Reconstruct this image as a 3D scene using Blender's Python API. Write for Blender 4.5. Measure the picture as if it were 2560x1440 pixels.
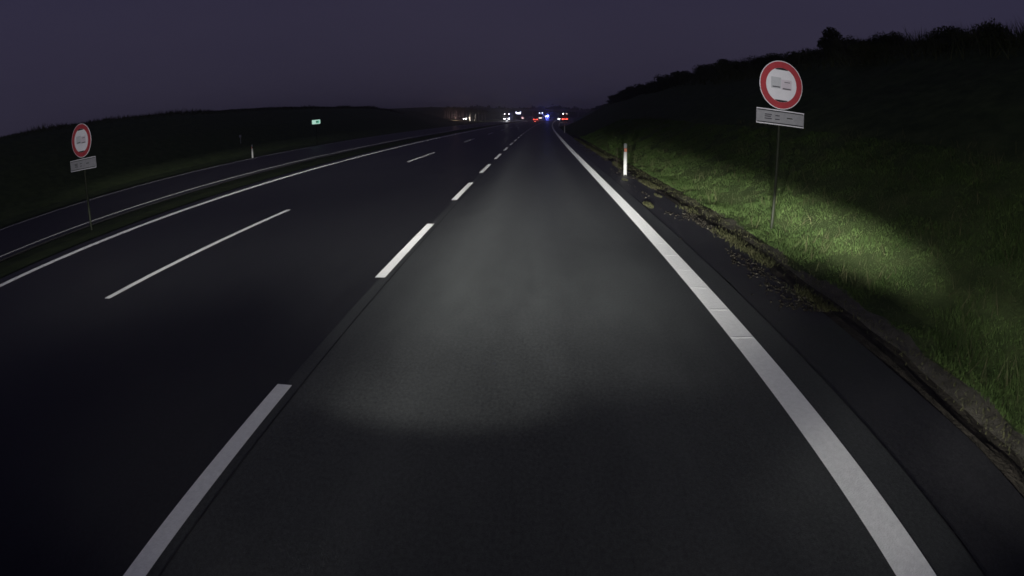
import bpy, bmesh, math, random
from mathutils import Vector, Matrix, noise
random.seed(7)
R = math.radians
scene = bpy.context.scene
for o in list(bpy.data.objects): bpy.data.objects.remove(o)
COL = scene.collection

# ------------------------------------------------------------------ camera
# wide-angle dashcam lens (about 114 degrees across, mild barrel bend), 1.9 m above the lane
CAM_H = 1.896
cd = bpy.data.cameras.new('dashcam'); cam = bpy.data.objects.new('dashcam', cd); COL.objects.link(cam)
cd.type = 'PANO'
cd.sensor_fit = 'HORIZONTAL'; cd.sensor_width = 36.0; cd.sensor_height = 20.25
cc = cd
cc.panorama_type = 'FISHEYE_LENS_POLYNOMIAL'
cc.fisheye_fov = R(180)
cc.fisheye_polynomial_k0 = 0.0
cc.fisheye_polynomial_k1 = -(1/1.03558)/18.0
cc.fisheye_polynomial_k2 = 0.0
cc.fisheye_polynomial_k3 = -0.032409/18.0**3
cc.fisheye_polynomial_k4 = 0.0
cd.clip_start = 0.05; cd.clip_end = 6000
cam.location = (0, 0, CAM_H)
cam.rotation_euler = (R(90) - 0.32283, 0.0, 0.04673)
scene.camera = cam

# ------------------------------------------------------------------ world (deep dusk) and exposure
w = bpy.data.worlds.new('World'); scene.world = w; w.use_nodes = True
nt = w.node_tree; nt.nodes.clear()
out = nt.nodes.new('ShaderNodeOutputWorld'); bg = nt.nodes.new('ShaderNodeBackground')
sky = nt.nodes.new('ShaderNodeTexSky'); sky.sky_type = 'NISHITA'; sky.sun_disc = False
sky.sun_elevation = R(-4.0); sky.sun_rotation = R(150); sky.air_density = 1.0; sky.dust_density = 2.0
mixn = nt.nodes.new('ShaderNodeMix'); mixn.data_type = 'RGBA'
mixn.inputs[0].default_value = 0.9
tc = nt.nodes.new('ShaderNodeTexCoord'); cl = nt.nodes.new('ShaderNodeTexNoise')
cl.inputs['Scale'].default_value = 1.6; cl.inputs['Detail'].default_value = 4
mp = nt.nodes.new('ShaderNodeMapping'); mp.inputs['Scale'].default_value = (1, 1, 3.5)
cr = nt.nodes.new('ShaderNodeValToRGB')                       # low overcast, faint uneven cloud
cr.color_ramp.elements[0].position = 0.3; cr.color_ramp.elements[0].color = (0.0275, 0.0246, 0.0470, 1)
cr.color_ramp.elements[1].position = 0.75; cr.color_ramp.elements[1].color = (0.0330, 0.0296, 0.0530, 1)
nt.links.new(tc.outputs['Generated'], mp.inputs[0]); nt.links.new(mp.outputs[0], cl.inputs['Vector'])
sx = nt.nodes.new('ShaderNodeSeparateXYZ'); nt.links.new(tc.outputs['Generated'], sx.inputs[0])
rise = nt.nodes.new('ShaderNodeMapRange'); nt.links.new(sx.outputs[2], rise.inputs['Value'])
rise.inputs['From Min'].default_value = 0.0; rise.inputs['From Max'].default_value = 0.5
tint = nt.nodes.new('ShaderNodeMix'); tint.data_type = 'RGBA'; tint.blend_type = 'MULTIPLY'; tint.inputs[0].default_value = 1.0
hz = nt.nodes.new('ShaderNodeMix'); hz.data_type = 'RGBA'
hz.inputs[6].default_value = (1.16, 1.12, 1.02, 1); hz.inputs[7].default_value = (0.92, 0.93, 1.18, 1)
nt.links.new(rise.outputs[0], hz.inputs[0]); nt.links.new(cr.outputs[0], tint.inputs[6]); nt.links.new(hz.outputs[2], tint.inputs[7])
nt.links.new(cl.outputs['Fac'], cr.inputs[0])
nt.links.new(sky.outputs[0], mixn.inputs[6]); nt.links.new(tint.outputs[2], mixn.inputs[7])
nt.links.new(mixn.outputs[2], bg.inputs[0]); bg.inputs[1].default_value = 1.0
nt.links.new(bg.outputs[0], out.inputs[0])

scene.render.engine = 'CYCLES'
scene.view_settings.view_transform = 'Standard'; scene.view_settings.look = 'None'
scene.view_settings.exposure = 0.0; scene.view_settings.gamma = 1.0
scene.cycles.use_denoising = True
scene.cycles.use_adaptive_sampling = True; scene.cycles.adaptive_threshold = 0.02
scene.cycles.max_bounces = 3; scene.cycles.volume_bounces = 0
scene.cycles.sample_clamp_indirect = 2.0
scene.cycles.filter_width = 1.6

# ------------------------------------------------------------------ headlamps of the car that carries the dashcam
class X:
    """a socket with arithmetic: builds Math nodes"""
    def __init__(s, t, k): s.t, s.k = t, k
    def op(s, name, *a, clamp=False):
        n = s.t.nodes.new('ShaderNodeMath'); n.operation = name; n.use_clamp = clamp
        for i, v in enumerate((s,) + a):
            if isinstance(v, X): s.t.links.new(v.k, n.inputs[i])
            else: n.inputs[i].default_value = v
        return X(s.t, n.outputs[0])
    def __add__(s, o): return s.op('ADD', o)
    __radd__ = __add__
    def __sub__(s, o): return s.op('SUBTRACT', o)
    def __mul__(s, o): return s.op('MULTIPLY', o)
    __rmul__ = __mul__
    def __truediv__(s, o): return s.op('DIVIDE', o)
    def pw(s, o): return s.op('POWER', o)
    def mx(s, o): return s.op('MAXIMUM', o)
    def mn(s, o): return s.op('MINIMUM', o)
    def ab(s): return s.op('ABSOLUTE')
    def ex(s): return s.op('EXPONENT')
    def step(s, a, b):
        n = s.t.nodes.new('ShaderNodeMapRange'); n.interpolation_type = 'SMOOTHSTEP'
        s.t.links.new(s.k, n.inputs['Value'])
        n.inputs['From Min'].default_value = a; n.inputs['From Max'].default_value = b
        return X(s.t, n.outputs['Result'])

LAMP_Y, LAMP_H = 0.6, 0.66
def headlamp(x, near0, near1, xc, width, xlobe, lobe, power, edge):
    """low beam: bright patch on the lane from `near1` metres on, wide side spread, sharp upper cut-off"""
    ld = bpy.data.lights.new('headlamp', 'POINT'); ld.energy = 39.5 * 0.5; ld.color = (1.0, 0.985, 0.93)
    ld.shadow_soft_size = 0.05; ld.use_nodes = True
    t = ld.node_tree; t.nodes.clear()
    lo = t.nodes.new('ShaderNodeOutputLight'); em = t.nodes.new('ShaderNodeEmission')
    t.links.new(em.outputs[0], lo.inputs[0])
    g = t.nodes.new('ShaderNodeTexCoord'); sp = t.nodes.new('ShaderNodeSeparateXYZ')
    t.links.new(g.outputs['Normal'], sp.inputs[0])
    nx, ny, nz = (X(t, sp.outputs[i]) for i in range(3))
    fw = (nz * -1.0).mx(0.02)
    a = nx / fw; dep = (ny / fw) * -1.0
    hor = (nx*nx + nz*nz).pw(0.5)
    depr = (ny / hor) * -1.0                                   # true depression
    front = (nz * -1.0).step(0.05, 0.35)
    Y = (dep.mx(0.009).pw(-1.0)) * LAMP_H
    Xg = a * Y
    r3 = (a*a + dep*dep + 1.0).pw(1.5)
    Xw = Xg + x                                                # metres right of the lane axis
    wid = ((Y - 7.0).mx(0.0) * -0.03 + width).mx(0.6)
    lat = ((((Xw - xc) / wid).ab().pw(edge)) * -1.0).ex()
    lat2 = (((Xw * (1/3.0)).ab().pw(3.0)) * -1.0).ex()
    fall = (((Y * (1/8.0)).pw(2.4)) + 1.0).pw(-1.0)
    streak = ((Xw * 5.3).op('SINE') * 0.10 + 1.0) * ((Xw * 2.1 + Y * 0.35).op('SINE') * 0.10 + 1.0)   # facets of the reflector
    bend = ((Xw - xlobe)*(Xw - xlobe)).mn(2.0) * lobe
    E = ((Y - bend).step(near0, near1) * lat * streak * power + lat2 * 0.11) * fall
    cut = depr.step(0.0, 0.016)
    main = E * Y.pw(3.0) * r3 * (1/LAMP_H) * cut
    right = (a.step(0.52, 1.12) * -1.0 + 1.0)
    left = (a.step(-2.6, -0.5)) * 0.75 + 0.25
    bias = a.step(-0.25, 0.25) * 0.58 + 0.42                    # more light to the near side, less to oncoming traffic
    mid = (a.ab().step(0.25, 0.6) * -1.0 + 1.0) * depr.step(0.0, 0.03) * (depr.step(0.085, 0.20) * -1.0 + 1.0) * 95.0
    wide = depr * (a.step(-0.3, 0.2) * 0.30 + 0.70)            # the off-side spread reaches closer to the car
    side = depr.step(-0.018, 0.026) * (wide.step(0.032, 0.095) * -1.0 + 1.0) * right * left * bias * 470.0
    far_l = depr.step(-0.005, 0.010) * (depr.step(0.018, 0.05) * -1.0 + 1.0) * (a.step(-0.35, -0.05) * -1.0 + 1.0) * (a.step(-1.5, -0.6)) * 640.0
    lows = depr.step(0.0, 0.06) * (a.step(0.3, 1.2) * 4.5 + a.step(1.05, 1.5) * 13.0) * (depr.step(0.18, 0.32) * -1.0 + 1.0)
    lift = (a.step(-0.7, -0.1) * -1.0 + 1.0) * 3.4 + a.step(0.15, 0.35) * (a.step(0.55, 0.8) * -1.0 + 1.0) * 1.6 + 1.0
    leak = (depr.step(-0.02, 0.02) * -1.0 + 1.0) * 17.0 * (depr.step(-0.8, -0.3) * 0.8 + 0.2) * lift
    fill = depr.step(-0.02, 0.02) * (depr.step(0.03, 0.09) * -1.0 + 1.0) * a.step(0.5, 0.9) * 14.0
    kink = a.step(0.03, 0.10) * (a.step(0.16, 0.34) * -1.0 + 1.0) * depr.step(-0.045, -0.01) * (depr.step(0.02, 0.05) * -1.0 + 1.0) * 95.0   # kerb-side wedge of a low beam
    I = (kink + main + mid + side + far_l + lows + leak + fill) * front
    t.links.new(I.k, em.inputs['Strength'])
    o = bpy.data.objects.new('headlamp', ld); COL.objects.link(o)
    o.location = (x, LAMP_Y, LAMP_H); o.rotation_euler = (R(90), 0, 0)
headlamp(-0.68, 2.12, 2.34, -0.70, 0.86, -0.70, 0.20, 0.82, 4.0)
headlamp(0.68, 2.35, 3.20, 0.52, 1.02, 0.8, 0.08, 0.60, 2.6)

# ------------------------------------------------------------------ helpers
def mat(name, col, rough=0.8, spec=0.3, var=0.0, vscale=3.0, col2=None, bump=0.0, bscale=60.0,
        metal=0.0, sheen=0.0, coords='Object', stretch=(1, 1, 1), emit=None, estr=0.0, detail=5):
    m = bpy.data.materials.new(name); m.use_nodes = True
    t = m.node_tree; b = t.nodes['Principled BSDF']
    b.inputs['Base Color'].default_value = (*col, 1); b.inputs['Roughness'].default_value = rough
    b.inputs['Specular IOR Level'].default_value = spec; b.inputs['Metallic'].default_value = metal
    if sheen:
        b.inputs['Sheen Weight'].default_value = sheen; b.inputs['Sheen Roughness'].default_value = 0.35
    if emit:
        b.inputs['Emission Color'].default_value = (*emit, 1); b.inputs['Emission Strength'].default_value = estr
    if var or col2 or bump:
        tcn = t.nodes.new('ShaderNodeTexCoord'); mpn = t.nodes.new('ShaderNodeMapping')
        mpn.inputs['Scale'].default_value = stretch
        t.links.new(tcn.outputs[coords], mpn.inputs[0])
    if var or col2:
        n = t.nodes.new('ShaderNodeTexNoise'); n.inputs['Scale'].default_value = vscale
        n.inputs['Detail'].default_value = detail; n.inputs['Roughness'].default_value = 0.65
        t.links.new(mpn.outputs[0], n.inputs['Vector'])
        rp = t.nodes.new('ShaderNodeValToRGB')
        c2 = col2 or tuple(min(1, c*(1+var)) for c in col)
        c1 = col if col2 else tuple(c*(1-var) for c in col)
        rp.color_ramp.elements[0].position = 0.33; rp.color_ramp.elements[0].color = (*c1, 1)
        rp.color_ramp.elements[1].position = 0.68; rp.color_ramp.elements[1].color = (*c2, 1)
        t.links.new(n.outputs['Fac'], rp.inputs[0]); t.links.new(rp.outputs[0], b.inputs['Base Color'])
    if bump:
        n2 = t.nodes.new('ShaderNodeTexNoise'); n2.inputs['Scale'].default_value = bscale
        n2.inputs['Detail'].default_value = 3
        t.links.new(tcn.outputs[coords], n2.inputs['Vector'])
        bp = t.nodes.new('ShaderNodeBump'); bp.inputs['Strength'].default_value = bump
        bp.inputs['Distance'].default_value = 0.02
        t.links.new(n2.outputs['Fac'], bp.inputs['Height']); t.links.new(bp.outputs[0], b.inputs['Normal'])
    return m

class MB:
    """collects faces, builds one mesh object"""
    def __init__(s): s.v, s.f = [], []
    def add(s, vs, fs):
        k = len(s.v); s.v += [tuple(p) for p in vs]; s.f += [tuple(i+k for i in f) for f in fs]; return s
    def box(s, x0, x1, y0, y1, z0, z1, ch=0.0):
        if ch <= 0:
            vs = [(x, y, z) for z in (z0, z1) for y in (y0, y1) for x in (x0, x1)]
            return s.add(vs, [(0,2,3,1), (4,5,7,6), (0,1,5,4), (2,6,7,3), (0,4,6,2), (1,3,7,5)])
        bm = bmesh.new()
        bmesh.ops.create_cube(bm, size=1)
        for v in bm.verts:
            v.co = Vector(((x0+x1)/2 + v.co.x*(x1-x0), (y0+y1)/2 + v.co.y*(y1-y0), (z0+z1)/2 + v.co.z*(z1-z0)))
        bmesh.ops.bevel(bm, geom=bm.edges[:], offset=ch, segments=2, affect='EDGES', profile=0.6)
        bm.verts.ensure_lookup_table()
        s.add([v.co for v in bm.verts], [[v.index for v in f.verts] for f in bm.faces]); bm.free(); return s
    def tube(s, p0, p1, r0, r1, n=8, cap=True):
        p0, p1 = Vector(p0), Vector(p1); d = (p1-p0)
        if d.length < 1e-6: return s
        q = d.to_track_quat('Z', 'Y').to_matrix()
        vs = []
        for p, r in ((p0, r0), (p1, r1)):
            for i in range(n):
                a = 2*math.pi*i/n; vs.append(p + q @ Vector((math.cos(a)*r, math.sin(a)*r, 0)))
        fs = [(i, (i+1) % n, n+(i+1) % n, n+i) for i in range(n)]
        if cap: fs += [tuple(range(n-1, -1, -1)), tuple(range(n, 2*n))]
        return s.add(vs, fs)
    def disc(s, c, r, nrm=(0, -1, 0), n=24, th=0.02, r_in=0.0):
        """a round plate (or ring) facing nrm"""
        q = Vector(nrm).to_track_quat('Z', 'Y').to_matrix(); c = Vector(c); d = Vector(nrm).normalized()*th
        ring = lambda rr, off: [c + off + q @ Vector((math.cos(2*math.pi*i/n)*rr, math.sin(2*math.pi*i/n)*rr, 0)) for i in range(n)]
        z = Vector((0, 0, 0))
        if r_in <= 0:
            vs = ring(r, z) + ring(r, d)
            fs = [tuple(range(n-1, -1, -1)), tuple(range(n, 2*n))] + [(i, (i+1) % n, n+(i+1) % n, n+i) for i in range(n)]
        else:
            vs = ring(r, z) + ring(r, d) + ring(r_in, d) + ring(r_in, z); fs = []
            for i in range(n):
                j = (i+1) % n
                fs += [(i, j, n+j, n+i), (n+i, n+j, 2*n+j, 2*n+i), (2*n+i, 2*n+j, 3*n+j, 3*n+i), (3*n+i, 3*n+j, j, i)]
        return s.add(vs, fs)
    def prism(s, prof, x0, x1):
        """profile in (y,z) drawn out along x"""
        n = len(prof); vs = [(x0, y, z) for y, z in prof] + [(x1, y, z) for y, z in prof]
        return s.add(vs, [tuple(range(n)), tuple(range(2*n-1, n-1, -1))] + [(i, n+i, n+(i+1) % n, (i+1) % n) for i in range(n)])
    def mesh(s, name):
        me = bpy.data.meshes.new(name); me.from_pydata(s.v, [], s.f); me.update(); return me
    def build(s, name, m, parent=None, smooth=False, recalc=True):
        me = s.mesh(name)
        if recalc:
            bm = bmesh.new(); bm.from_mesh(me); bmesh.ops.recalc_face_normals(bm, faces=bm.faces[:]); bm.to_mesh(me); bm.free()
        if smooth: me.polygons.foreach_set('use_smooth', [True]*len(me.polygons))
        me.materials.append(m)
        o = bpy.data.objects.new(name, me); COL.objects.link(o); o.parent = parent
        return o

def tag(o, label=None, cat=None, group=None, kind=None):
    if label: o['label'] = label
    if cat: o['category'] = cat
    if group: o['group'] = group
    if kind: o['kind'] = kind
    return o
def empty(name, loc=(0, 0, 0), rz=0.0):
    o = bpy.data.objects.new(name, None); COL.objects.link(o); o.location = loc; o.rotation_euler.z = rz
    o.empty_display_size = 0.3
    return o
def copy_tree(o, parent=None):
    c = o.copy(); COL.objects.link(c); c.parent = parent
    for k in ('label',):
        if k in c and parent is not None: del c[k]
    for ch in list(o.children): copy_tree(ch, c)
    return c

# road geometry: straight for 15 m, then a very gentle right-hand curve and a slight rise
def cx(Y): return 1.15e-4*max(0.0, Y-8.0)**2
def zr(Y): return 1.6e-5*max(0.0, Y-70.0)**2 if Y < 420 else 1.6e-5*350**2 + 0.0112*(Y-420)*max(0.0, 1-(Y-420)/900)*0.5
def head(Y): return -2*1.15e-4*max(0.0, Y-8.0)                  # heading, as rotation about z
def P(s, Y, z=0.0): return Vector((s + cx(Y), Y, z + zr(Y)))
def sstep(a, b, x):
    t = min(1, max(0, (x-a)/(b-a))); return t*t*(3-2*t)
def ramp_w(Y): return 7.0*sstep(105, 185, Y)*(1-0.0*Y)          # the exit lane opens on the right
YS = [-14+1.0*i for i in range(14)] + [0.0 + 0.75*i for i in range(60)] + [45+2.5*i for i in range(42)] + [150+10*i for i in range(30)] + [450+50*i for i in range(12)]

def strip(name, s0, s1, z, m, ys=YS, parent=None, skirt=0.0, kind='structure', nseg=1, s1f=None, s0f=None, jit=0.0):
    b = MB(); vs = []; fs = []
    for i, Y in enumerate(ys):
        a0 = s0f(Y) if s0f else s0; a1 = s1f(Y) if s1f else s1
        for k in range(nseg+1):
            s = a0 + (a1-a0)*k/nseg
            if jit and k in (0, nseg): s += jit*noise.noise(Vector((s*2, Y*0.9, 3.1)))
            vs.append(P(s, Y, z))
    n = nseg+1
    for i in range(len(ys)-1):
        for k in range(nseg): fs.append((i*n+k, i*n+k+1, (i+1)*n+k+1, (i+1)*n+k))
    b.add(vs, fs)
    if skirt:
        for k in (0, nseg):
            pv = []; pf = []
            for i in range(len(ys)):
                q = Vector(vs[i*n+k]); pv += [q, q - Vector((0, 0, skirt))]
            for i in range(len(ys)-1): pf.append((2*i, 2*i+1, 2*i+3, 2*i+2))
            b.add(pv, pf)
    o = b.build(name, m, parent, recalc=False)
    if parent is None and kind: o['kind'] = kind
    return o

# ------------------------------------------------------------------ materials of the setting
def asphalt(name, c, streak=0.25, spec=0.32, track=None):
    m = bpy.data.materials.new(name); m.use_nodes = True
    t = m.node_tree; b = t.nodes['Principled BSDF']
    b.inputs['Roughness'].default_value = 0.48; b.inputs['Specular IOR Level'].default_value = spec
    b.inputs['Diffuse Roughness'].default_value = 0.6
    tcn = t.nodes.new('ShaderNodeTexCoord')
    def nz(scale, st, det):
        mpn = t.nodes.new('ShaderNodeMapping'); mpn.inputs['Scale'].default_value = st
        t.links.new(tcn.outputs['Object'], mpn.inputs[0])
        n = t.nodes.new('ShaderNodeTexNoise'); n.inputs['Scale'].default_value = scale; n.inputs['Detail'].default_value = det
        t.links.new(mpn.outputs[0], n.inputs['Vector']); return X(t, n.outputs['Fac'])
    big = nz(0.9, (1, 0.12, 1), 3); mid = nz(5.0, (1, 0.3, 1), 4); fine = nz(120.0, (1, 1, 1), 2)
    grit = nz(42.0, (1, 0.7, 1), 2)
    v = (big - 0.5)*(1.3*streak) + (mid - 0.5)*0.5 + (fine - 0.5)*1.4 + (grit - 0.5)*1.2 + 1.0
    if track is not None:                                       # tyre-polished wheel tracks either side of the lane axis
        sxyz = t.nodes.new('ShaderNodeSeparateXYZ'); t.links.new(tcn.outputs['Object'], sxyz.inputs[0])
        wob = nz(0.35, (0.2, 1, 1), 2)
        q = (((X(t, sxyz.outputs[0]) - track).ab() - 0.85 + (wob - 0.5)*0.35) * (1/0.30))
        v = v + ((q*q*-1.0).ex())*0.15 - 0.04
    mul = t.nodes.new('ShaderNodeVectorMath'); mul.operation = 'SCALE'
    mul.inputs[0].default_value = c; t.links.new(v.mx(0.15).k, mul.inputs['Scale'])
    t.links.new(mul.outputs[0], b.inputs['Base Color'])
    bp = t.nodes.new('ShaderNodeBump'); bp.inputs['Strength'].default_value = 0.5; bp.inputs['Distance'].default_value = 0.004
    t.links.new(fine.k, bp.inputs['Height']); t.links.new(bp.outputs[0], b.inputs['Normal'])
    return m
M = {}
M['asphalt'] = asphalt('asphalt_dark', (0.0165, 0.017, 0.0185))
M['asphalt_lane'] = asphalt('asphalt_worn_lit_lane', (0.035, 0.0375, 0.0375), track=0.0)  # paler base puts part of the headlight pool into colour; tracks are wear
M['asphalt_shoulder'] = asphalt('asphalt_shoulder', (0.022, 0.022, 0.024))
M['asphalt_far'] = asphalt('asphalt_opposite', (0.022, 0.022, 0.024), spec=0.14)
M['paint'] = mat('road_paint', (0.74, 0.75, 0.73), 0.7, 0.3, col2=(0.86, 0.87, 0.85), vscale=22, detail=8, bump=0.25, bscale=90, sheen=1.0)
M['paint_worn'] = mat('road_paint_worn', (0.42, 0.42, 0.41), 0.8, 0.2, var=0.25, vscale=6, sheen=0.5)
M['grass'] = mat('grass_ground', (0.036, 0.054, 0.020), 0.95, 0.1, col2=(0.072, 0.096, 0.036), vscale=1.7, bump=0.6, bscale=25)
M['blade'] = mat('grass_blades', (0.032, 0.058, 0.016), 0.8, 0.1, col2=(0.080, 0.122, 0.038), vscale=1.9, detail=8)
M['drygrass'] = mat('dry_grass', (0.045, 0.05, 0.022), 0.9, 0.1, col2=(0.095, 0.095, 0.048), vscale=4)
M['dirt'] = mat('verge_dirt', (0.022, 0.020, 0.016), 0.95, 0.1, col2=(0.060, 0.053, 0.042), vscale=6, bump=0.8, bscale=30)
M['gravel'] = mat('verge_gravel', (0.085, 0.08, 0.062), 0.95, 0.1, col2=(0.15, 0.14, 0.11), vscale=5, bump=0.8, bscale=45)
M['leafdark'] = mat('foliage_dark', (0.040, 0.046, 0.024), 0.9, 0.1, col2=(0.062, 0.070, 0.034), vscale=0.8)
M['bark'] = mat('bark', (0.05, 0.04, 0.03), 0.9, 0.1, var=0.3, vscale=8)
M['birch'] = mat('pale_bark', (0.45, 0.42, 0.37), 0.85, 0.2, col2=(0.22, 0.2, 0.18), vscale=7)
M['signpost'] = mat('sign_post_paint', (0.012, 0.015, 0.008), 0.6, 0.2, var=0.15, vscale=12)
M['steel'] = mat('galvanised_steel', (0.32, 0.33, 0.34), 0.5, 0.5, metal=0.6, var=0.15, vscale=12)
M['concrete'] = mat('concrete', (0.30, 0.29, 0.27), 0.9, 0.2, var=0.2, vscale=1.5, bump=0.3, bscale=12)
M['signwhite'] = mat('sign_white', (0.80, 0.79, 0.86), 0.6, 0.3, var=0.05, vscale=4)
M['signred'] = mat('sign_red', (0.42, 0.05, 0.065), 0.6, 0.3, var=0.12, vscale=7)
M['signblack'] = mat('sign_black', (0.02, 0.02, 0.025), 0.6, 0.3, var=0.1)
M['signgrey'] = mat('sign_grey', (0.56, 0.57, 0.62), 0.6, 0.3, var=0.08, vscale=6)
M['signpink'] = mat('sign_pink', (0.66, 0.60, 0.68), 0.6, 0.3, var=0.08, vscale=6)
M['plategrey'] = mat('sign_faded_black', (0.10, 0.10, 0.12), 0.6, 0.3, var=0.1)
M['signplate'] = mat('sign_plate', (0.30, 0.30, 0.33), 0.6, 0.3, var=0.12, vscale=9)
M['postwhite'] = mat('post_white', (0.58, 0.59, 0.56), 0.55, 0.3, var=0.10, vscale=7)
M['postdark'] = mat('post_dark', (0.34, 0.37, 0.36), 0.6, 0.3, var=0.1)
M['reflector'] = mat('orange_reflector', (0.95, 0.30, 0.16), 0.4, 0.5, var=0.1, vscale=30)
M['paintdark'] = mat('vehicle_dark_paint', (0.05, 0.045, 0.06), 0.35, 0.5, var=0.1)
M['paintred'] = mat('vehicle_red_paint', (0.16, 0.02, 0.02), 0.35, 0.5, var=0.1)
M['paintwhite'] = mat('vehicle_white_paint', (0.55, 0.55, 0.57), 0.4, 0.5, var=0.06)
M['trailer'] = mat('trailer_tarpaulin', (0.30, 0.26, 0.28), 0.7, 0.3, var=0.12, vscale=1.2)
M['glass'] = mat('vehicle_glass', (0.012, 0.013, 0.016), 0.08, 0.6, var=0.1)
M['rubber'] = mat('tyre_rubber', (0.02, 0.02, 0.02), 0.9, 0.2, var=0.2)
def lampmat(name, col, st): return mat(name, (0.6, 0.6, 0.6), 0.3, 0.5, emit=col, estr=st, var=0.02)
M['l_head'] = lampmat('lamp_headlight', (0.95, 0.93, 1.0), 32)
M['l_white'] = lampmat('lamp_white', (1.0, 0.93, 0.95), 16)
M['l_bluewhite'] = lampmat('lamp_blue_white', (0.72, 0.76, 1.0), 13)
M['l_warm'] = lampmat('lamp_warm', (1.0, 0.78, 0.72), 4)
M['l_red'] = lampmat('lamp_red', (1.0, 0.08, 0.05), 9)
M['l_pink'] = lampmat('lamp_pink', (1.0, 0.45, 0.58), 2.5)
M['l_blue'] = lampmat('lamp_blue', (0.05, 0.09, 1.0), 60)
M['retro_green'] = lampmat('green_panel_retro_glow', (0.10, 0.42, 0.27), 0.9)  # emission in place of headlight thrown back by the green sign
M['retro_greenwhite'] = lampmat('white_panel_retro_glow', (0.45, 0.75, 0.62), 0.9)  # same added glow for the pale part of that sign

# ------------------------------------------------------------------ ground with both banks
PROF = [(-900, 7.0), (-300, 6.4), (-90, 6.0), (-52, 5.75), (-44, 5.55), (-40, 5.25), (-36, 4.4), (-30, 2.5), (-25.5, 0.7), (-23.5, 0.1), (-22.2, -0.10),
        (-21.4, -0.12), (-12.8, -0.12), (-12.5, -0.02), (-11.4, 0.0), (-10.6, -0.02), (-10.2, -0.10), (3.1, -0.10), (3.5, -0.04), (3.9, 0.0), (4.4, 0.10),
        (5.2, 0.47), (6.2, 0.98), (8.0, 1.95), (10.0, 3.0), (12.5, 4.5), (15, 6.2), (18, 7.6), (22, 8.3), (40, 8.8), (120, 9), (900, 14)]
def prof(s):
    for (a, za), (b, zb) in zip(PROF, PROF[1:]):
        if s <= b: return za + (zb-za)*(s-a)/(b-a)
    return PROF[-1][1]
def bank_shift(s, Y): return s - ramp_w(Y) if s > 3.3 + ramp_w(Y) else min(s, 3.3)
def gz(s, Y):
    z = prof(bank_shift(s, Y))
    if s < -22:                                                   # the left bank draws back for a service road
        z = prof(min(s + 12*sstep(105, 190, Y), -22.2))*(1 - 0.88*sstep(198, 230, Y) + 1.25*sstep(236, 300, Y))
    if s < -23 or s > 4.2:
        amp = min(1.0, (abs(s+9)-13)/10)*(0.5 if s > 0 else 0.16)
        z += amp*noise.noise(Vector((s*0.12, Y*0.07, 1.7))) + 0.25*amp*noise.noise(Vector((s*0.5, Y*0.4, 5.2)))
    return z
ss = sorted(set([p[0] for p in PROF] + [3.3+0.25*i for i in range(30)] + [11+0.75*i for i in range(16)] + [-24-1.2*i for i in range(24)] + [24, 27, 30, 34, 50, 70, 160, 240, 400, -70, -130, -200, -450]))
b = MB(); gv = []; gf = []
for Y in YS:
    for s in ss:
        gv.append(P(s, Y, gz(s, Y)))
n = len(ss)
for i in range(len(YS)-1):
    for k in range(n-1): gf.append((i*n+k, i*n+k+1, (i+1)*n+k+1, (i+1)*n+k))
b.add(gv, gf)
# to the horizon and behind the camera
far = [(-4000, 1000), (4000, 1000), (4000, 5000), (-4000, 5000)]
b.add([(x, y, -1.5 + 0.004*(y-1000)) for x, y in far], [(0, 1, 2, 3)])
ground = b.build('ground', M['grass'], recalc=False); tag(ground, kind='structure')

# ------------------------------------------------------------------ carriageways
road = strip('road', -10.35, -1.9, 0.0, M['asphalt'], skirt=0.12)
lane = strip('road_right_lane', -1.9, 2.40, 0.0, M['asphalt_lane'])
def sh1(Y): return 3.28 + ramp_w(Y)
shoulder = strip('road_shoulder', 2.412, 3.28, -0.006, M['asphalt_shoulder'], s1f=sh1, skirt=0.12, jit=0.05, nseg=3)
opp = strip('opposite_road', -20.75, -12.75, 0.0, M['asphalt_far'], skirt=0.12)
verge = MB(); vv = []; vf = []
vs_ = [3.25, 3.38, 3.46, 3.54, 3.64, 3.78, 3.92, 4.06]
VY = [0.25*i for i in range(-4, 240)]
for Y in VY:
    for k, s in enumerate(vs_):
        base = (-0.02, 0.006, -0.004, -0.02, -0.006, 0.002, 0.010, 0.020)[k]
        z = base + 0.024*noise.noise(Vector((s*3, Y*1.3, 0.3))) + 0.016*noise.noise(Vector((s*9, Y*6, 2.3)))
        vv.append(P(s + 0.05*noise.noise(Vector((s, Y*0.8, 8))), Y, z))
n = len(vs_)
for i in range(len(VY)-1):
    for k in range(n-1): vf.append((i*n+k, i*n+k+1, (i+1)*n+k+1, (i+1)*n+k))
verge.add(vv, vf); vg = verge.build('verge', M['dirt'], recalc=False); tag(vg, kind='structure')
vg.data.materials.append(M['gravel'])
for p in vg.data.polygons:
    c_ = p.center
    if p.index % (n-1) >= 4 and (c_.y < 7 or noise.noise(Vector((c_.x*2.0, c_.y*0.9, 6.0))) > (c_.y-12)*0.05): p.material_index = 1

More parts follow.
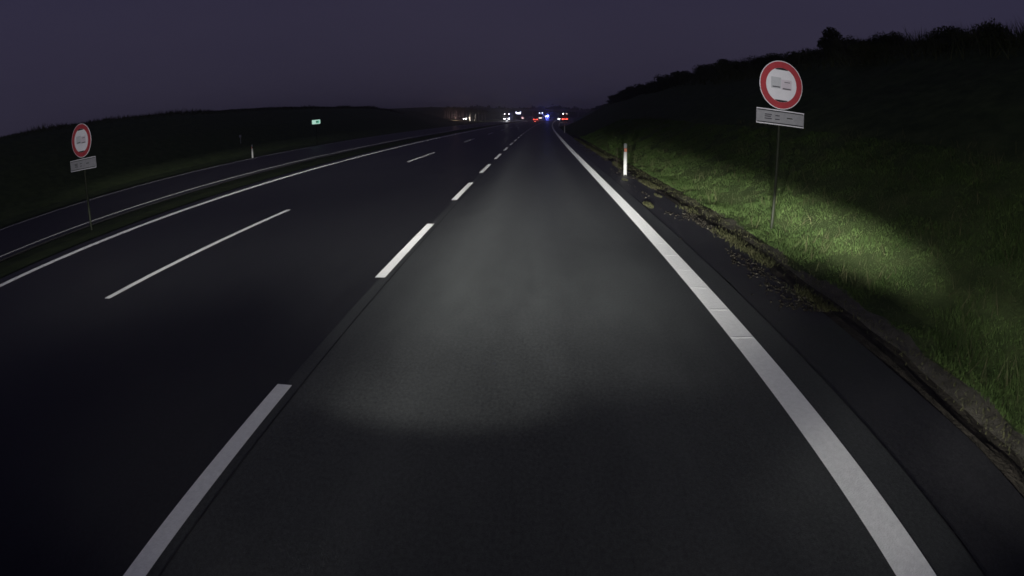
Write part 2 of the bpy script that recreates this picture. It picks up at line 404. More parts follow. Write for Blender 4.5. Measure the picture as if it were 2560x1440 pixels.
# painted markings (pieces of the road they lie on)
def marking(name, s, wd, y0, y1, m, parent, z=0.004, step=1.5):
    k = max(2, int((y1-y0)/step)+1); ys = [y0+(y1-y0)*i/(k-1) for i in range(k)]
    b = MB(); v = []; f = []
    for Y in ys: v += [P(s-wd/2, Y, z), P(s+wd/2, Y, z)]
    for i in range(k-1): f.append((2*i, 2*i+1, 2*i+3, 2*i+2))
    # thin edge so the paint has thickness
    b.add(v, f)
    return b.build(name, m, parent, recalc=False)
M['bitumen'] = mat('bitumen_seal', (0.017, 0.017, 0.018), 0.6, 0.3, var=0.3, vscale=3)
for s_, wd_ in ((-1.76, 0.012), (2.40, 0.012)): marking('joint_seal', s_, wd_, -10, 160, M['bitumen'], lane, z=0.003)
marking('edge_line', 1.95, 0.25, -10, 600, M['paint'], lane)
for i in range(5, 56):                                              # raised cross ribs of the profiled edge line
    Y = 0.62 + 0.735*i
    c = P(1.95, Y, 0.004)
    rb = MB(); rb.prism([(-0.014, 0), (-0.008, 0.003), (0.008, 0.003), (0.014, 0)], -0.118, 0.118)
    if i == 5: rib = rb.build('line_rib', M['paint'], lane); rib.location = c
    else:
        r2 = rib.copy(); COL.objects.link(r2); r2.location = c
for i in range(-2, 60):
    y0 = 5.98 + 6.0*i
    marking('lane_dash', -1.9, 0.13, y0, y0+3.25, M['paint'], road, step=1.0, z=0.0045)
for i in range(-1, 20):
    y0 = 4.95 + 18.0*i
    marking('lane_dash', -5.72, 0.125, y0, y0+6.2, M['paint'], road, step=1.5)
marking('edge_line', -9.70, 0.24, -10, 600, M['paint'], road)
marking('edge_line', -13.32, 0.13, -10, 600, M['paint_worn'], opp)
marking('edge_line', -20.40, 0.12, -10, 600, M['paint_worn'], opp)

# ------------------------------------------------------------------ road signs
def road_sign(x, y, zc, r, plate_w, plate_h, zp, label, ground_z):
    t = empty('road_sign', (x, y, ground_z))
    h = zc - ground_z
    MB().tube((0, 0.05, -0.3), (0, 0.05, h+r*0.7), 0.03, 0.03, 10).build('post', M['signpost'], t, smooth=False)
    d = MB().disc((0, 0.004, h), r, th=0.012, n=40).build('disc', M['signwhite'], t)
    MB().disc((0, -0.008, h), r*0.97, th=0.003, n=40, r_in=r*0.71).build('red_ring', M['signred'], d)
    # blurred dark marks of the pictogram
    def bar(cx_, cz, w_, h_, m, nm='mark', dz=0.0105):
        MB().box(cx_-w_/2, cx_+w_/2, -dz-0.0015, -dz, h+cz-h_/2, h+cz+h_/2).build(nm, m, d)
    bar(-0.115, 0.03, 0.21, 0.21, M['signgrey'])
    bar(0.105, 0.01, 0.22, 0.19, M['signpink'], dz=0.0108)
    bar(-0.11, -0.045, 0.16, 0.022, M['plategrey'], dz=0.0125)
    bar(0.11, -0.065, 0.17, 0.022, M['plategrey'], dz=0.0125)
    bar(0.12, 0.06, 0.12, 0.014, M['plategrey'], dz=0.0125)
    for sg in (1, -1):                                            # dark crescents inside the ring
        a = MB(); vs = []
        for i in range(9):
            u = -0.42 + 0.84*i/8; vs.append((math.sin(u)*r*0.705, -0.0112, h+sg*math.cos(u)*r*0.705))
        for i in range(9):
            u = 0.42 - 0.84*i/8; vs.append((math.sin(u)*r*0.705, -0.0112, h+sg*(math.cos(0.42)*r*0.705 - 0.012)))
        q = [(x_, y_-0.0015, z_) for x_, y_, z_ in vs]; nn = len(vs)
        a.add(vs+q, [tuple(range(nn)), tuple(range(nn, 2*nn))] + [(i, (i+1) % nn, nn+(i+1) % nn, nn+i) for i in range(nn)])
        a.build('mark', M['signblack'], d)
    pz = zp - ground_z
    p = MB().box(-plate_w/2, plate_w/2, -0.008, 0.004, pz-plate_h/2, pz+plate_h/2).build('plate', M['signplate'], t)
    for sg in (1, -1):
        MB().box(-plate_w/2, plate_w/2, -0.011, -0.009, pz+sg*(plate_h/2-0.008)-0.008, pz+sg*(plate_h/2-0.008)+0.008).build('plate_rim', M['signwhite'], p)
        MB().box(-plate_w/2+0.02, plate_w/2-0.02, -0.011, -0.009, pz+sg*(plate_h/2-0.030)-0.009, pz+sg*(plate_h/2-0.030)+0.009).build('plate_border', M['signblack'], p)
    for cxp, cz, ww in ((-0.26, 0.035, 0.15), (-0.27, 0.0, 0.13), (-0.26, -0.04, 0.15), (-0.07, 0.03, 0.09), (-0.07, -0.04, 0.1), (0.19, 0.005, 0.12)):
        MB().box(cxp*plate_w-ww/2, cxp*plate_w+ww/2, -0.011, -0.009, pz+cz-0.009, pz+cz+0.009).build('mark', M['signpost'] if cxp > 0.1 else M['paintdark'], p)
    for zz in (h+r*0.5, h-r*0.5, pz):
        MB().box(-0.09, 0.09, 0.02, 0.10, zz-0.02, zz+0.02).build('clamp', M['steel'], t)
    tag(t, label, 'road sign', 'paired prohibition signs either side of the carriageway')
    return t
road_sign(4.42, 9.0, 2.80, 0.455, 1.01, 0.28, 2.19, 'round red ringed white sign with grey plate below on the right bank', gz(4.42, 9.0))
road_sign(-11.75, 10.0, 2.44, 0.455, 1.20, 0.30, 1.80, 'round red ringed white sign with grey plate in the grass median at left', gz(-11.75, 10))

# ------------------------------------------------------------------ delineator posts
def delineator():
    t = empty('delineator_post')
    prof_ = [(-0.06, 0), (0.06, 0)]
    bd = MB()
    def ring(z, w_, d_, shift=0): return [(-w_, -d_, z), (-w_*0.45, -d_*1.5, z), (w_*0.45, -d_*1.5, z), (w_, -d_, z), (w_, d_, z), (-w_, d_, z)]
    def loft(lv):
        m_ = MB(); k = 6; v = []
        for z, w_, d_ in lv: v += ring(z, w_, d_)
        f = [tuple(range(k-1, -1, -1)), tuple(range(len(v)-k, len(v)))]
        for j in range(len(lv)-1):
            for i in range(k): f.append((j*k+i, j*k+(i+1) % k, (j+1)*k+(i+1) % k, (j+1)*k+i))
        return m_.add(v, f)
    loft([(-0.25, 0.055, 0.036), (0.0, 0.055, 0.036), (0.80, 0.051, 0.034)]).build('shaft', M['postwhite'], t)
    bandm = loft([(0.80, 0.053, 0.036), (0.935, 0.053, 0.036)]).build('band', M['signblack'], t)
    MB().box(-0.045, 0.045, -0.062, -0.050, 0.815, 0.86).build('reflector', M['reflector'], bandm)
    MB().box(-0.045, 0.045, -0.062, -0.050, 0.875, 0.918).build('reflector', M['reflector'], bandm)
    loft([(0.935, 0.051, 0.034), (1.06, 0.050, 0.033), (1.09, 0.042, 0.026)]).build('cap', M['postdark'], t)
    return t
dl0 = delineator()
spots = [(3.03, 18.1, 'white delineator post with orange reflectors nearest on the right verge', 0),
         (3.12, 69.0, 'small white delineator post with red reflector, second along the right verge', 0),
         (3.45, 119.0, 'tiny delineator post, third and farthest along the right verge', 0),
         (-21.0, 35.2, 'white delineator post at far edge of the opposite carriageway', 0)]
for i, (s, Y, lb, _) in enumerate(spots):
    o = dl0 if i == 0 else copy_tree(dl0)
    o.location = P(s, Y, gz(s, Y) + 0.02 if s < 0 else 0.0); o.rotation_euler = (0.0, R(-1.0) if i == 0 else 0, head(Y))
    tag(o, lb, 'delineator', 'delineator posts along the motorway')
t = empty('marker_post', P(-26.3, 42.0, gz(-26.3, 42.0)))
MB().tube((0, 0, -0.2), (0, 0, 0.75), 0.03, 0.03, 8).build('post', M['steel'], t)
MB().box(-0.12, 0.12, -0.045, -0.03, 0.55, 0.78).build('plate', M['signplate'], t)
tag(t, 'small pale marker plate on a post left of the far delineator', 'marker')

# small green sign beyond the opposite carriageway; emission stands in for its retroreflection
t = empty('green_sign', P(-22.1, 50.0, gz(-22.1, 50)))
MB().tube((0, 0.04, -0.2), (0, 0.04, 2.6), 0.03, 0.03, 8).build('post', M['signpost'], t)
p = MB().box(-0.45, 0.45, -0.02, 0.02, 2.2, 2.62).build('panel', M['retro_greenwhite'], t)
MB().box(0.0, 0.36, -0.026, -0.021, 2.28, 2.54).build('mark', M['retro_green'], p)
MB().box(-0.02, 0.20, -0.031, -0.027, 2.36, 2.47).build('mark', M['postdark'], p)
tag(t, 'small green and white reflective sign with added glow on a post below the left bank', 'sign')

# ------------------------------------------------------------------ overpass far ahead
Yb = 430.0
t = empty('overpass_bridge', (cx(Yb), Yb, zr(Yb)))
MB().box(-40, 62, -5, 5, 5.2, 6.2).build('deck', M['concrete'], t)
MB().box(-40, 62, -5.3, -5.05, 5.8, 6.9).build('parapet', M['concrete'], t)
for x in (-24, -11.6, 12.5): MB().tube((x, 0, -1), (x, 0, 5.2), 0.6, 0.6, 12).build('pier', M['concrete'], t)
for k in range(26): MB().tube((-39+4*k, -5.2, 6.9), (-39+4*k, -5.2, 7.6), 0.05, 0.05, 6).build('railing_post', M['steel'], t)
MB().box(-40, 62, -5.24, -5.16, 7.55, 7.65).build('handrail', M['steel'], t)
tag(t, 'concrete overpass bridge crossing the motorway far ahead', 'bridge')

# ------------------------------------------------------------------ vehicles
def wheel(t, x, y, r, wd=0.28):
    wv = MB().tube((x-wd/2, y, r), (x+wd/2, y, r), r, r, 16).build('wheel', M['rubber'], t)
    MB().tube((x-wd/2-0.01, y, r), (x+wd/2+0.01, y, r), r*0.55, r*0.55, 12).build('rim', M['steel'], wv)
def cab_front(t, body, W=2.45, H=3.6, L=2.2):
    """lorry cab whose front face looks along -Y, front at y=0"""
    c = MB().prism([(0.0, 0.45), (-0.03, 1.3), (0.05, 2.0), (0.22, 2.9), (0.75, H), (L, H), (L, 0.6)], -W/2, W/2).build('cab', body, t)
    MB().prism([(-0.005, 1.75), (0.03, 1.76), (0.20, 2.75), (0.165, 2.75)], -W/2+0.14, W/2-0.14).build('windscreen', M['glass'], c)
    MB().box(-W/2+0.35, W/2-0.35, -0.06, -0.02, 0.85, 1.4, 0.01).build('grille', M['signblack'], c)
    MB().box(-W/2, W/2, -0.12, 0.12, 0.35, 0.62, 0.03).build('bumper', body, c)
    for sx in (-1, 1):
        MB().box(sx*(W/2+0.02)-0.02, sx*(W/2+0.02)+0.16*sx+0.02, 0.05, 0.18, 1.9, 2.7, 0.02).build('mirror', M['signblack'], c)
    return c
def lorry(s, Y, body, label, roof=None, roofm='l_white', headm='l_head', hr=(0.13, 0.16), trailer=True, headlights=True, sideoff=0.0, rz=math.pi*0, board=False, side_lights=False, cat='lorry'):
    t = empty('lorry', P(s, Y), head(Y) + rz)
    c = cab_front(t, body)
    if headlights:
        for k, sx in enumerate((-1, 1)):
            MB().disc((sx*0.95, -0.11, 0.88), hr[k], th=0.05, n=16).build('headlight', M[headm], t)
    for x, z, r in (roof or []):
        MB().disc((x, -0.06 if z < 3 else 0.3, z), r, th=0.06, n=14).build('roof_lamp', M[roofm], t)
    if board:
        MB().box(-1.05, 1.05, 0.05, 0.35, 3.28, 3.62, 0.03).build('lit_name_board', M['l_bluewhite'], t)
    for sx in (-1, 1):
        wheel(t, sx*1.05, 1.1, 0.5)
    if trailer:
        tr = MB().box(-1.27, 1.27, 2.7, 15.5, 1.15, 4.0, 0.03).build('trailer', M['trailer'], t)
        for k in range(1, 10): MB().box(1.272, 1.285, 2.7+1.28*k-0.03, 2.7+1.28*k+0.03, 1.2, 3.95).build('strap', M['signgrey'], tr)
        MB().box(-1.2, 1.2, 2.3, 15.4, 0.75, 1.12).build('chassis', M['signblack'], t)
        MB().box(1.20, 1.25, 4.2, 10.5, 0.45, 0.95).build('side_guard', M['steel'], t)
        for y in (11.4, 12.7, 14.0):
            for sx in (-1, 1): wheel(t, sx*1.05, y, 0.5)
        if side_lights:
            MB().box(1.29, 1.33, 3.0, 14.6, 1.25, 1.42).build('side_marker_strip', M['l_pink'], tr)
            MB().box(1.27, 1.33, 6.0, 15.0, 0.78, 0.93).build('side_marker_strip', M['l_warm'], tr)
    tag(t, label, cat)
    return t
lorry(-18.9, 232, M['paintdark'], 'oncoming lorry with four round white lamps and pale trailer, leftmost on opposite carriageway',
      roof=[(-0.95, 3.0, 0.14), (0.95, 3.0, 0.14)], hr=(0.15, 0.24))
lorry(-16.6, 262, M['paintdark'], 'oncoming lorry with bright white light board over its windscreen',
      roof=[(-1.1, 3.95, 0.13), (1.1, 3.95, 0.13)], roofm='l_bluewhite', headlights=False, board=True, side_lights=True)
# lit ground in front of the first oncoming lorry, from its own lamps
def beam(name, loc, target, energy, col, ang=50):
    ld = bpy.data.lights.new(name, 'SPOT'); ld.energy = energy; ld.color = col; ld.spot_size = R(ang); ld.spot_blend = 0.8; ld.shadow_soft_size = 0.1
    o = bpy.data.objects.new(name, ld); COL.objects.link(o); o.location = loc
    o.rotation_euler = (Vector(target)-Vector(loc)).to_track_quat('-Z', 'Y').to_euler(); return o
def glow(name, loc, energy, col):
    ld = bpy.data.lights.new(name, 'POINT'); ld.energy = energy; ld.color = col; ld.shadow_soft_size = 0.15
    o = bpy.data.objects.new(name, ld); COL.objects.link(o); o.location = loc; return o
beam('lorry_low_beam', P(-18.9, 231.6, 0.9), P(-18.9, 195, 0.0), 900, (0.95, 0.93, 1.0), 40)

def car(s, Y, body, label, rear=True, cat='car', lamps='l_red', rz=None, name='car', headm=None):
    """saloon car; its tail looks along -Y when rear"""
    t = empty(name, P(s, Y), (head(Y) if rz is None else rz) + (0 if rear else math.pi))
    c = MB().prism([(0.05, 0.35), (0.0, 0.75), (0.08, 0.98), (0.75, 1.02), (1.25, 1.42), (2.6, 1.45), (3.3, 1.0), (4.3, 0.85), (4.4, 0.4), (4.3, 0.3), (0.2, 0.3)], -0.86, 0.86).build('body', body, t)
    MB().prism([(0.80, 1.045), (0.82, 1.045), (1.24, 1.395), (1.22, 1.395)], -0.68, 0.68).build('rear_window', M['glass'], c)
    MB().prism([(3.24, 1.075), (3.26, 1.07), (2.66, 1.43), (2.64, 1.43)], -0.68, 0.68).build('windscreen', M['glass'], c)
    for sx in (-1, 1):
        MB().box(sx*0.865-0.01, sx*0.865+0.01, 1.2, 2.75, 1.05, 1.36).build('side_window', M['glass'], c)
        for y in (0.85, 3.5): wheel(t, sx*0.78, y, 0.32, 0.2)
        if lamps: MB().box(sx*0.70-0.15, sx*0.70+0.15, -0.03, 0.05, 0.76, 0.93, 0.01).build('tail_light', M[lamps], t)
        if headm: MB().box(sx*0.66-0.14, sx*0.66+0.14, 4.30, 4.43, 0.62, 0.76, 0.01).build('headlight', M[headm], t)
    MB().box(-0.26, 0.26, -0.012, 0.01, 0.62, 0.72).build('number_plate', M['signwhite'], t)
    if rear and lamps: MB().box(-0.4, 0.4, 0.0, 0.02, 0.80, 0.83).build('brake_light', M['l_red'], t)
    tag(t, label, cat)
    return t
car(-5.6, 216, M['paintdark'], 'dark car seen from behind with bright red tail lights in the road ahead')
glow('tail_light_glow', P(-5.6, 214.6, 0.5), 160, (1.0, 0.12, 0.08))

# recovery lorry ahead with two work lamps over the cab, seen from behind
t = lorry(-7.2, 292, M['paintwhite'], 'recovery lorry with two blue-white work lamps, between red tail lights and blue beacon',
          roof=[(-0.72, 3.75, 0.16), (0.72, 3.75, 0.16)], roofm='l_bluewhite', headlights=False, trailer=False)
MB().box(-1.1, 0.5, -0.22, -0.13, 0.85, 1.05).build('glowing_bumper', M['l_warm'], t)  # white reflective bumper, its shine added as emission
MB().box(-1.15, 1.15, 2.4, 8.5, 0.8, 1.2, 0.02).build('flatbed', M['steel'], t)
MB().box(0.95, 1.10, -0.2, -0.13, 0.9, 2.3).build('reflective_strip', M['paintwhite'], t)
wheel(t, -1.0, 6.8, 0.5); wheel(t, 1.0, 6.8, 0.5)

# emergency van with blue beacon
t = empty('emergency_van', P(-4.2, 300), head(300))
c = MB().prism([(0, 0.4), (-0.02, 1.1), (0.1, 2.3), (3.6, 2.35), (4.5, 1.4), (5.3, 1.15), (5.35, 0.4)], -0.98, 0.98).build('body', M['paintwhite'], t)
MB().prism([(0.0, 1.3), (-0.02, 1.3), (0.065, 2.1), (0.085, 2.1)], -0.8, 0.8).build('rear_window', M['glass'], c)
MB().prism([(3.70, 2.27), (3.73, 2.27), (4.45, 1.47), (4.42, 1.47)], -0.82, 0.82).build('windscreen', M['glass'], c)
MB().box(-0.1, 0.75, 0.5, 0.8, 2.36, 2.56, 0.03).build('beacon', M['l_blue'], t)
MB().disc((0.1, 0.02, 1.95), 0.27, th=0.1, n=18).build('work_lamp', M['l_head'], t)
MB().disc((-0.95, -0.02, 1.75), 0.13, th=0.06, n=14).build('marker_lamp', M['l_white'], t)
for sx in (-1, 1):
    for y in (0.9, 4.3): wheel(t, sx*0.85, y, 0.36, 0.22)
tag(t, 'white emergency van with intense blue and white beacon in the road ahead', 'van')
glow('blue_beacon_glow', P(-4.0, 297.5, 2.6), 1600, (0.10, 0.14, 1.0))

# lorry stopped in the exit lane, seen from behind
t = empty('box_lorry', P(6.1, 205), head(205))
MB().box(-1.25, 1.25, 0, 8.0, 1.1, 3.5, 0.03).build('cargo_box', M['paintdark'], t)
for sx in (-1, 1): MB().box(sx*0.62-0.6, sx*0.62+0.6, -0.02, -0.005, 1.2, 3.4).build('rear_door', M['paintred'], t)
MB().prism([(8.1, 0.6), (8.1, 3.1), (9.4, 3.1), (10.0, 2.0), (10.05, 0.5)], -1.2, 1.2).build('cab', M['paintred'], t)
MB().box(-1.2, 1.2, -0.05, 8.0, 0.8, 1.05).build('chassis', M['signblack'], t)
MB().disc((-0.62, -0.03, 3.28), 0.15, th=0.06, n=14).build('roof_lamp', M['l_white'], t)
MB().box(0.48, 0.92, -0.08, -0.03, 3.22, 3.32).build('roof_lamp', M['l_warm'], t)
for sx in (-1, 1):
    MB().box(sx*0.80-0.30, sx*0.80+0.30, -0.12, -0.04, 1.12, 1.32).build('tail_light', M['l_red'], t)
    for y in (1.6, 8.9): wheel(t, sx*1.0, y, 0.5)
MB().box(-0.4, 0.4, -0.1, -0.055, 1.16, 1.24).build('tail_light', M['l_red'], t)
tag(t, 'box lorry with red tail lights and white roof lamps stopped in the exit lane', 'lorry')
t = empty('warning_lamp_stand', P(3.9, 203.5), head(203))
MB().tube((0, 0, 0), (0, 0, 1.1), 0.04, 0.04, 8).build('post', M['steel'], t)
MB().box(-0.34, 0.34, -0.05, 0.05, 1.08, 1.30, 0.02).build('lamp', M['l_white'], t)
MB().box(-0.3, 0.3, -0.25, 0.25, 0, 0.06).build('foot', M['rubber'], t)
tag(t, 'low white lamp bar on a stand just left of the stopped box lorry', 'lamp')

# car on the service road at left, its headlights lighting a row of pale trunks
SY = 238.0
def side(x, Y, z=0.0): return Vector((x, Y, z))
gx, gzz = -33.5, 0.0
t = car(-41.5, SY, M['paintdark'], 'parked car at left with headlights lighting a row of pale trunks', rear=True, lamps=None, rz=R(-127), headm='l_head')
t.location.z += gz(-41.5, SY) + 0.05
hb = t.location + Vector((3.75, -2.85, 0.75))
glow('parked_car_tail_glow', t.location + Vector((-1.5, 1.6, 1.4)), 700, (1.0, 0.62, 0.55))
beam('parked_car_beam', hb, hb + Vector((9, -1.2, 0.5)), 6000, (1.0, 0.93, 0.88), 100)

# ------------------------------------------------------------------ trees and shrubs
def crown_mesh(rx, ry, rz, zc, n, size, seed, lobes=7):
    rnd = random.Random(seed); b = MB()
    cs = [(Vector((rnd.uniform(-.55, .55)*rx, rnd.uniform(-.55, .55)*ry, zc + rnd.uniform(-.6, .65)*rz)), rnd.uniform(.35, .62)) for _ in range(lobes)]
    for i in range(n):
        c, k = rnd.choice(cs)
        d = Vector((rnd.gauss(0, 1), rnd.gauss(0, 1), rnd.gauss(0, 1))).normalized() * (rnd.random()**0.4)
        p = c + Vector((d.x*rx*k, d.y*ry*k, d.z*rz*k))
        a = Vector((rnd.gauss(0, 1), rnd.gauss(0, 1), rnd.gauss(0, 1))).normalized()*size*rnd.uniform(.5, 1.2)
        e = a.orthogonal().normalized()*size*rnd.uniform(.25, .5)
        b.add([p-a*0.5, p+e, p+a*0.6, p-e*0.8], [(0, 1, 2, 3)])
    return b
def trunk_mesh(h, r, seed, nb=6, zc=0.0, spread=1.0):
    rnd = random.Random(seed); b = MB()
    p = Vector((0, 0, -0.3)); seg = 4
    pts = [p]
    for i in range(seg):
        p = p + Vector((rnd.uniform(-.08, .08)*h*0.3, rnd.uniform(-.08, .08)*h*0.3, (h+0.3)/seg)); pts.append(p)
    for i in range(seg): b.tube(pts[i], pts[i+1], r*(1-0.2*i), r*(1-0.2*(i+1)), 7, cap=False)
    for k in range(nb):
        q = pts[1+k % seg].lerp(pts[min(seg, 2+k % seg)], rnd.random())
        a = rnd.uniform(0, 6.28); L = h*0.4*rnd.uniform(.7, 1.2)*spread
        b.tube(q, q + Vector((math.cos(a)*L*0.7, math.sin(a)*L*0.7, L*0.75)), r*0.4, r*0.08, 5, cap=False)
    return b
protos = []
for k, (rx, rz, h, n) in enumerate(((2.0, 1.35, 1.2, 2000), (1.7, 1.6, 1.4, 1800), (2.5, 1.2, 1.0, 2200))):
    t = empty('shrub')
    trunk_mesh(h, 0.07, 10+k, 8).build('trunk', M['bark'], t, recalc=False)
    crown_mesh(rx, rx, rz, h*0.7, n, 0.21, 20+k).build('crown', M['leafdark'], t, recalc=False)
    protos.append(t)
used = [False]*3
def place_shrub(s, Y, sc, k, label, group, cat='shrub', zoff=0.0):
    o = protos[k] if not used[k] else copy_tree(protos[k]); used[k] = True
    o.location = P(s, Y, gz(s, Y) - 0.85*sc + zoff); o.scale = (sc*1.3, sc*1.3, sc*random.uniform(.9, 1.25)); o.rotation_euler.z = random.uniform(0, 6.28)
    tag(o, label, cat, group); return o
Y = 3.0
while Y < 330:
    d = 0.55 + 0.019*Y
    place_shrub(random.uniform(15.0, 19.0) + ramp_w(Y), Y, random.uniform(0.38, 0.60)*(0.75 + 0.55*sstep(20, 80, Y)), random.randrange(3),
                'dark leafy shrub in the unbroken hedge along the crest of the right bank', 'shrubs along the right bank crest')
    Y += d*random.uniform(0.8, 1.25)*0.95
# the one tree that stands above the hedge on the right, and the thin one further along
def tree(s, Y, h, rx, rz, label, seed, n=2600, size=0.24, name='tree'):
    t = empty(name, P(s, Y, gz(s, Y)))
    trunk_mesh(h*0.8, 0.13, seed, 10, spread=0.8).build('trunk', M['bark'], t, recalc=False)
    crown_mesh(rx, rx, rz, h*0.62, n, size, seed+1, 9).build('crown', M['leafdark'], t, recalc=False)
    tag(t, label, 'tree'); return t
tree(19.0, 31.6, 1.6, 1.0, 1.0, 'pointed dark tree rising above the hedge, just right of the round sign', 51)
# weed bush behind the near delineator
t = empty('weed_bush', P(3.25, 21.6, -0.02))
trunk_mesh(0.9, 0.02, 81, 9, spread=0.9).build('stems', M['bark'], t, recalc=False)
crown_mesh(0.42, 0.42, 0.55, 0.95, 260, 0.11, 82, 6).build('leaves', M['blade'], t, recalc=False)
tag(t, 'scraggy weed bush growing behind the nearest delineator post', 'bush')

# pale trunks lit by the parked car
def birch(s, Y, h, label, group, k):
    t = empty('birch_tree', P(s, Y, gz(s, Y)))
    rnd = random.Random(900+k); lean = rnd.uniform(-.03, .03)
    tb = MB(); pts = [Vector((lean*z + 0.08*math.sin(z+k), 0.05*math.cos(z*0.7+k), z)) for z in (-0.5, 0.8, 1.7, 2.6, 3.4, 4.2)]
    for i in range(5): tb.tube(pts[i], pts[i+1], 0.17-0.022*i, 0.17-0.022*(i+1), 7, cap=False)
    tb.build('trunk', M['birch'], t, recalc=False)
    crown_mesh(1.7, 1.7, 0.9, h, 260, 0.5, 300+k, 5).build('crown', M['leafdark'], t, recalc=False)
    tag(t, label, 'tree', group)
for k in range(9): birch(-50.5 + 1.15*k, 252 + 1.2*math.sin(k*2.1), 4.4 + 0.5*math.sin(k*1.7), 'pale thin trunk in the lit row left of the parked car', 'lit trunks left of the parked car', k)
for k in range(7): birch(-37.0 + 1.35*k, 235.2 + 0.8*math.sin(k*1.3), 4.3 + 0.4*math.sin(k), 'pale thin trunk in the lit row right of the parked car', 'lit trunks right of the parked car', 20+k)

# far wood along the horizon: one mass
rnd = random.Random(5); b = MB()
for i in range(1500):
    Yf = rnd.uniform(560, 640); x = rnd.uniform(-260, 170)
    hh = 10.0 + 3.0*noise.noise(Vector((x*0.02, 0.2, 0))) + 1.5*noise.noise(Vector((x*0.15, 0.9, 0)))
    p = Vector((x, Yf, zr(Yf) + hh*(rnd.random()**0.5)))
    for _ in range(4):
        q = p + Vector((rnd.gauss(0, 1.2), rnd.gauss(0, 1.2), rnd.gauss(0, .8)))
        a = Vector((rnd.gauss(0, 1), rnd.gauss(0, .3), rnd.gauss(0, 1)))*1.1; e = a.orthogonal().normalized()*0.9
        b.add([q-a, q+e, q+a, q-e], [(0, 1, 2, 3)])
# ground-level body of the wood, a closed ridge with uneven top
xs = [-260+6*i for i in range(73)]
v = []; f = []
for x in xs:
    hh = 8.5 + 3.0*noise.noise(Vector((x*0.02, 0.2, 0))) + 1.0*noise.noise(Vector((x*0.15, 0.9, 0)))
    for dy, zz in ((0, -2), (6, hh*0.8), (25, hh), (60, hh*0.9), (80, -2)): v.append((x, 560+dy, zr(560)+zz))
for i in range(len(xs)-1):
    for k in range(4): f.append((i*5+k, i*5+k+1, (i+1)*5+k+1, (i+1)*5+k))
b.add(v, f)
wood = b.build('distant_wood', M['leafdark'], recalc=False); tag(wood, 'low dark wood along the horizon ahead', 'wood', kind='stuff')
tree(-33.0, 505, 11.8, 1.2, 4.2, 'tall narrow tree standing above the distant wood ahead', 91, n=500, size=1.1, name='conifer_tree')

# ------------------------------------------------------------------ grass on the right bank and tufts on the verge
rnd = random.Random(11)
def blades(cnt, sfun, yfun, hfun, wd, name, m, label, zf=None, cat='grass'):
    V = []; F = []
    for i in range(cnt):
        Y = yfun(); s = sfun(Y)
        q = P(s, Y, (zf or gz)(s, Y) - 0.01)
        h = hfun(s, Y); a = rnd.uniform(0, 6.28); wv = wd*rnd.uniform(.6, 1.4)*(1+Y*0.05)
        ex = Vector((math.cos(a)*wv, math.sin(a)*wv, 0)); tip = q + Vector((rnd.gauss(0, .45)*h, rnd.gauss(0, .45)*h, h))
        k = len(V); V += [q-ex, q+ex, tip]; F.append((k, k+1, k+2))
    b = MB(); b.v = [tuple(p) for p in V]; b.f = F
    o = b.build(name, m, recalc=False); tag(o, label, cat, kind='stuff'); return o
def patch(s, Y):
    k = noise.noise(Vector((s*0.9, Y*0.7, 4.0))); f = noise.noise(Vector((s*3.1, Y*2.3, 9.0)))
    return max(0.28, 0.7 + 1.0*k + 0.8*f)
blades(190000, lambda Y: 3.95 + 4.2*rnd.random()**1.15, lambda: 1.2 + 52*rnd.random()**1.7, lambda s, Y: rnd.uniform(.04, .10)*patch(s, Y), 0.0045, 'bank_grass', M['blade'], 'short green grass on the right bank lit by headlights')
blades(3500, lambda Y: 3.74 + rnd.gauss(0, .13), lambda: 1.0 + 40*rnd.random()**1.5, lambda s, Y: rnd.uniform(.015, .05), 0.004, 'dry_verge_grass', M['drygrass'], 'sparse dry grass on the gravel verge', zf=lambda s, Y: 0.02)
blades(6500, lambda Y: 4.0 + 4.5*rnd.random(), lambda: 2.5 + 40*rnd.random()**1.5, lambda s, Y: rnd.uniform(.12, .34) if noise.noise(Vector((s*1.7, Y*1.1, 2.0))) > 0.05 else 0.06, 0.004, 'weed_stalks', M['drygrass'], 'taller dry weed stalks scattered through the bank grass')
blades(9000, lambda Y: rnd.uniform(-45, -38), lambda: 15 + 130*rnd.random(), lambda s, Y: rnd.uniform(.15, .5)*(0.4 + max(0, noise.noise(Vector((Y*0.12, s*0.2, 0)))*2)), 0.02, 'crest_grass', M['leafdark'], 'ragged tall grass along the crest of the left bank')
blades(14000, lambda Y: rnd.uniform(14, 21) + ramp_w(Y), lambda: 3 + 110*rnd.random()**1.3, lambda s, Y: rnd.uniform(.2, .9), 0.015, 'bank_brush', M['leafdark'], 'wispy dry brush along the crest of the right bank')
# clumps of grass along the asphalt edge
def edge_s(Y): return 3.36 + 0.07*noise.noise(Vector((Y*0.5, 0, 0)))
def clump_y():
    while True:
        Y = 5.0 + 45*rnd.random()**1.4
        if noise.noise(Vector((Y*0.55, 7.7, 0))) > -0.22 + 0.3*rnd.random(): return Y
blades(9000, lambda Y: edge_s(Y) + rnd.gauss(0, .08), clump_y, lambda s, Y: rnd.uniform(.02, .08), 0.005, 'edge_grass', M['drygrass'], 'yellowish grass tufts growing along the asphalt edge', zf=lambda s, Y: 0.0)
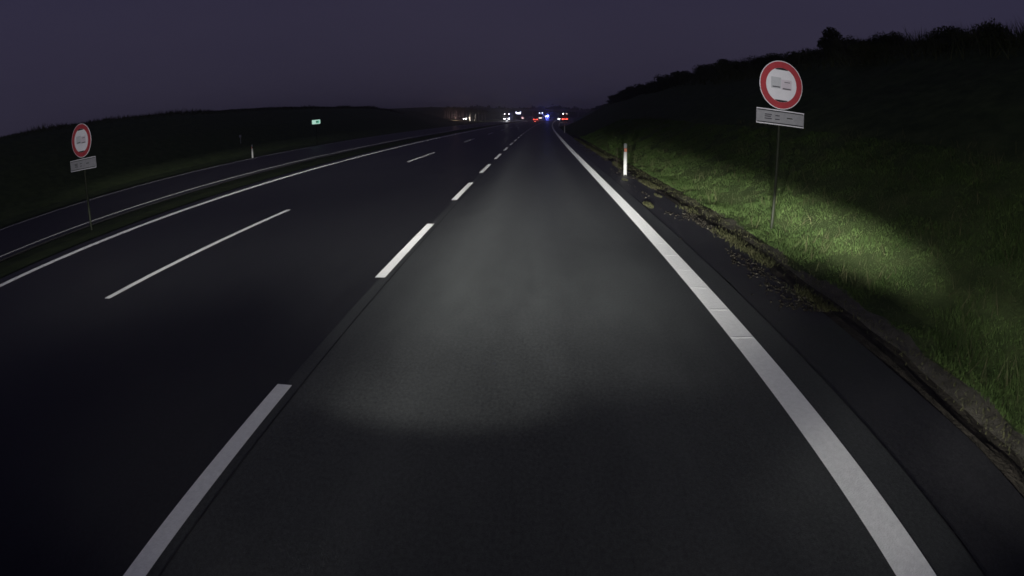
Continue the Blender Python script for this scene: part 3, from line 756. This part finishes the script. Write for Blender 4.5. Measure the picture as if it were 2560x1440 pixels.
# soil and litter washed on to the shoulder
V = MB()
for i in range(7000):
    Y = 5.0 + 44*rnd.random()**1.2; s = 3.34 - abs(rnd.gauss(0, .26))
    if noise.noise(Vector((s*2.5, Y*0.45, 3.3))) < -0.05: continue
    q = P(s, Y, 0.0); r = rnd.uniform(.006, .035)
    V.add([q+Vector((r, 0, 0)), q+Vector((-r*.6, r*.8, 0)), q+Vector((-r*.5, -r*.9, 0)), q+Vector((rnd.uniform(-.3, .3)*r, 0, r*rnd.uniform(.4, .9)))], [(0, 1, 3), (1, 2, 3), (2, 0, 3)])
o = V.build('roadside_debris', M['dirt'], recalc=False); o.data.materials.append(M['gravel'])
for p in o.data.polygons: p.material_index = 1 if (p.index//3) % 5 == 0 else 0; tag(o, 'dark soil crumbs and litter scattered on the asphalt shoulder', 'debris', kind='stuff')
def tuft(s, Y, lx, ly, label, seed, n=420, h=0.09):
    rr = random.Random(seed); t = empty('grass_clump', P(s, Y, 0.0))
    b = MB(); V = []; 
    for i in range(n):
        a = rr.uniform(0, 6.28); d = math.sqrt(rr.random()); q = Vector((math.cos(a)*d*lx, math.sin(a)*d*ly, 0.0))
        hh = h*rr.uniform(.4, 1.0)*(1-d*0.6); e = Vector((rr.gauss(0, 1), rr.gauss(0, 1), 0)).normalized()*0.007
        b.add([q-e, q+e, q+Vector((rr.gauss(0, .5)*hh, rr.gauss(0, .5)*hh, hh))], [(0, 1, 2)])
    b.build('blades', M['drygrass'], t, recalc=False)['kind'] = 'stuff'
    s_ = MB(); ring = [Vector((math.cos(u*0.7854)*lx*0.95, math.sin(u*0.7854)*ly*0.95, -0.005)) for u in range(8)]
    s_.add(ring + [Vector((0, 0, 0.035))], [(i, (i+1) % 8, 8) for i in range(8)]).build('sod', M['gravel'], t, recalc=False)
    tag(t, label, 'grass clump')
tuft(2.53, 11.7, 0.10, 0.42, 'pale grass clump growing alone through the shoulder asphalt beside the edge line', 1)
tuft(2.78, 16.6, 0.09, 0.30, 'small pale grass clump on the shoulder just in front of the near delineator', 2, n=200, h=0.06)
tuft(3.12, 13.3, 0.08, 0.35, 'low weed clump at the shoulder between lone clump and dark verge', 3, n=200, h=0.06)

# ------------------------------------------------------------------ thin night mist: far things fade towards the dusk sky
hzm = bpy.data.materials.new('mist'); hzm.use_nodes = True; ht = hzm.node_tree; ht.nodes.clear()
ho = ht.nodes.new('ShaderNodeOutputMaterial'); hv = ht.nodes.new('ShaderNodeVolumePrincipled')
hv.inputs['Color'].default_value = (1.0, 1.0, 1.0, 1); hv.inputs['Density'].default_value = 0.0009; hv.inputs['Anisotropy'].default_value = 0.8
ht.links.new(hv.outputs[0], ho.inputs['Volume'])
hz_o = MB().box(-4100, 4100, -60, 5100, -4, 60).build('haze', hzm); tag(hz_o, kind='stuff')
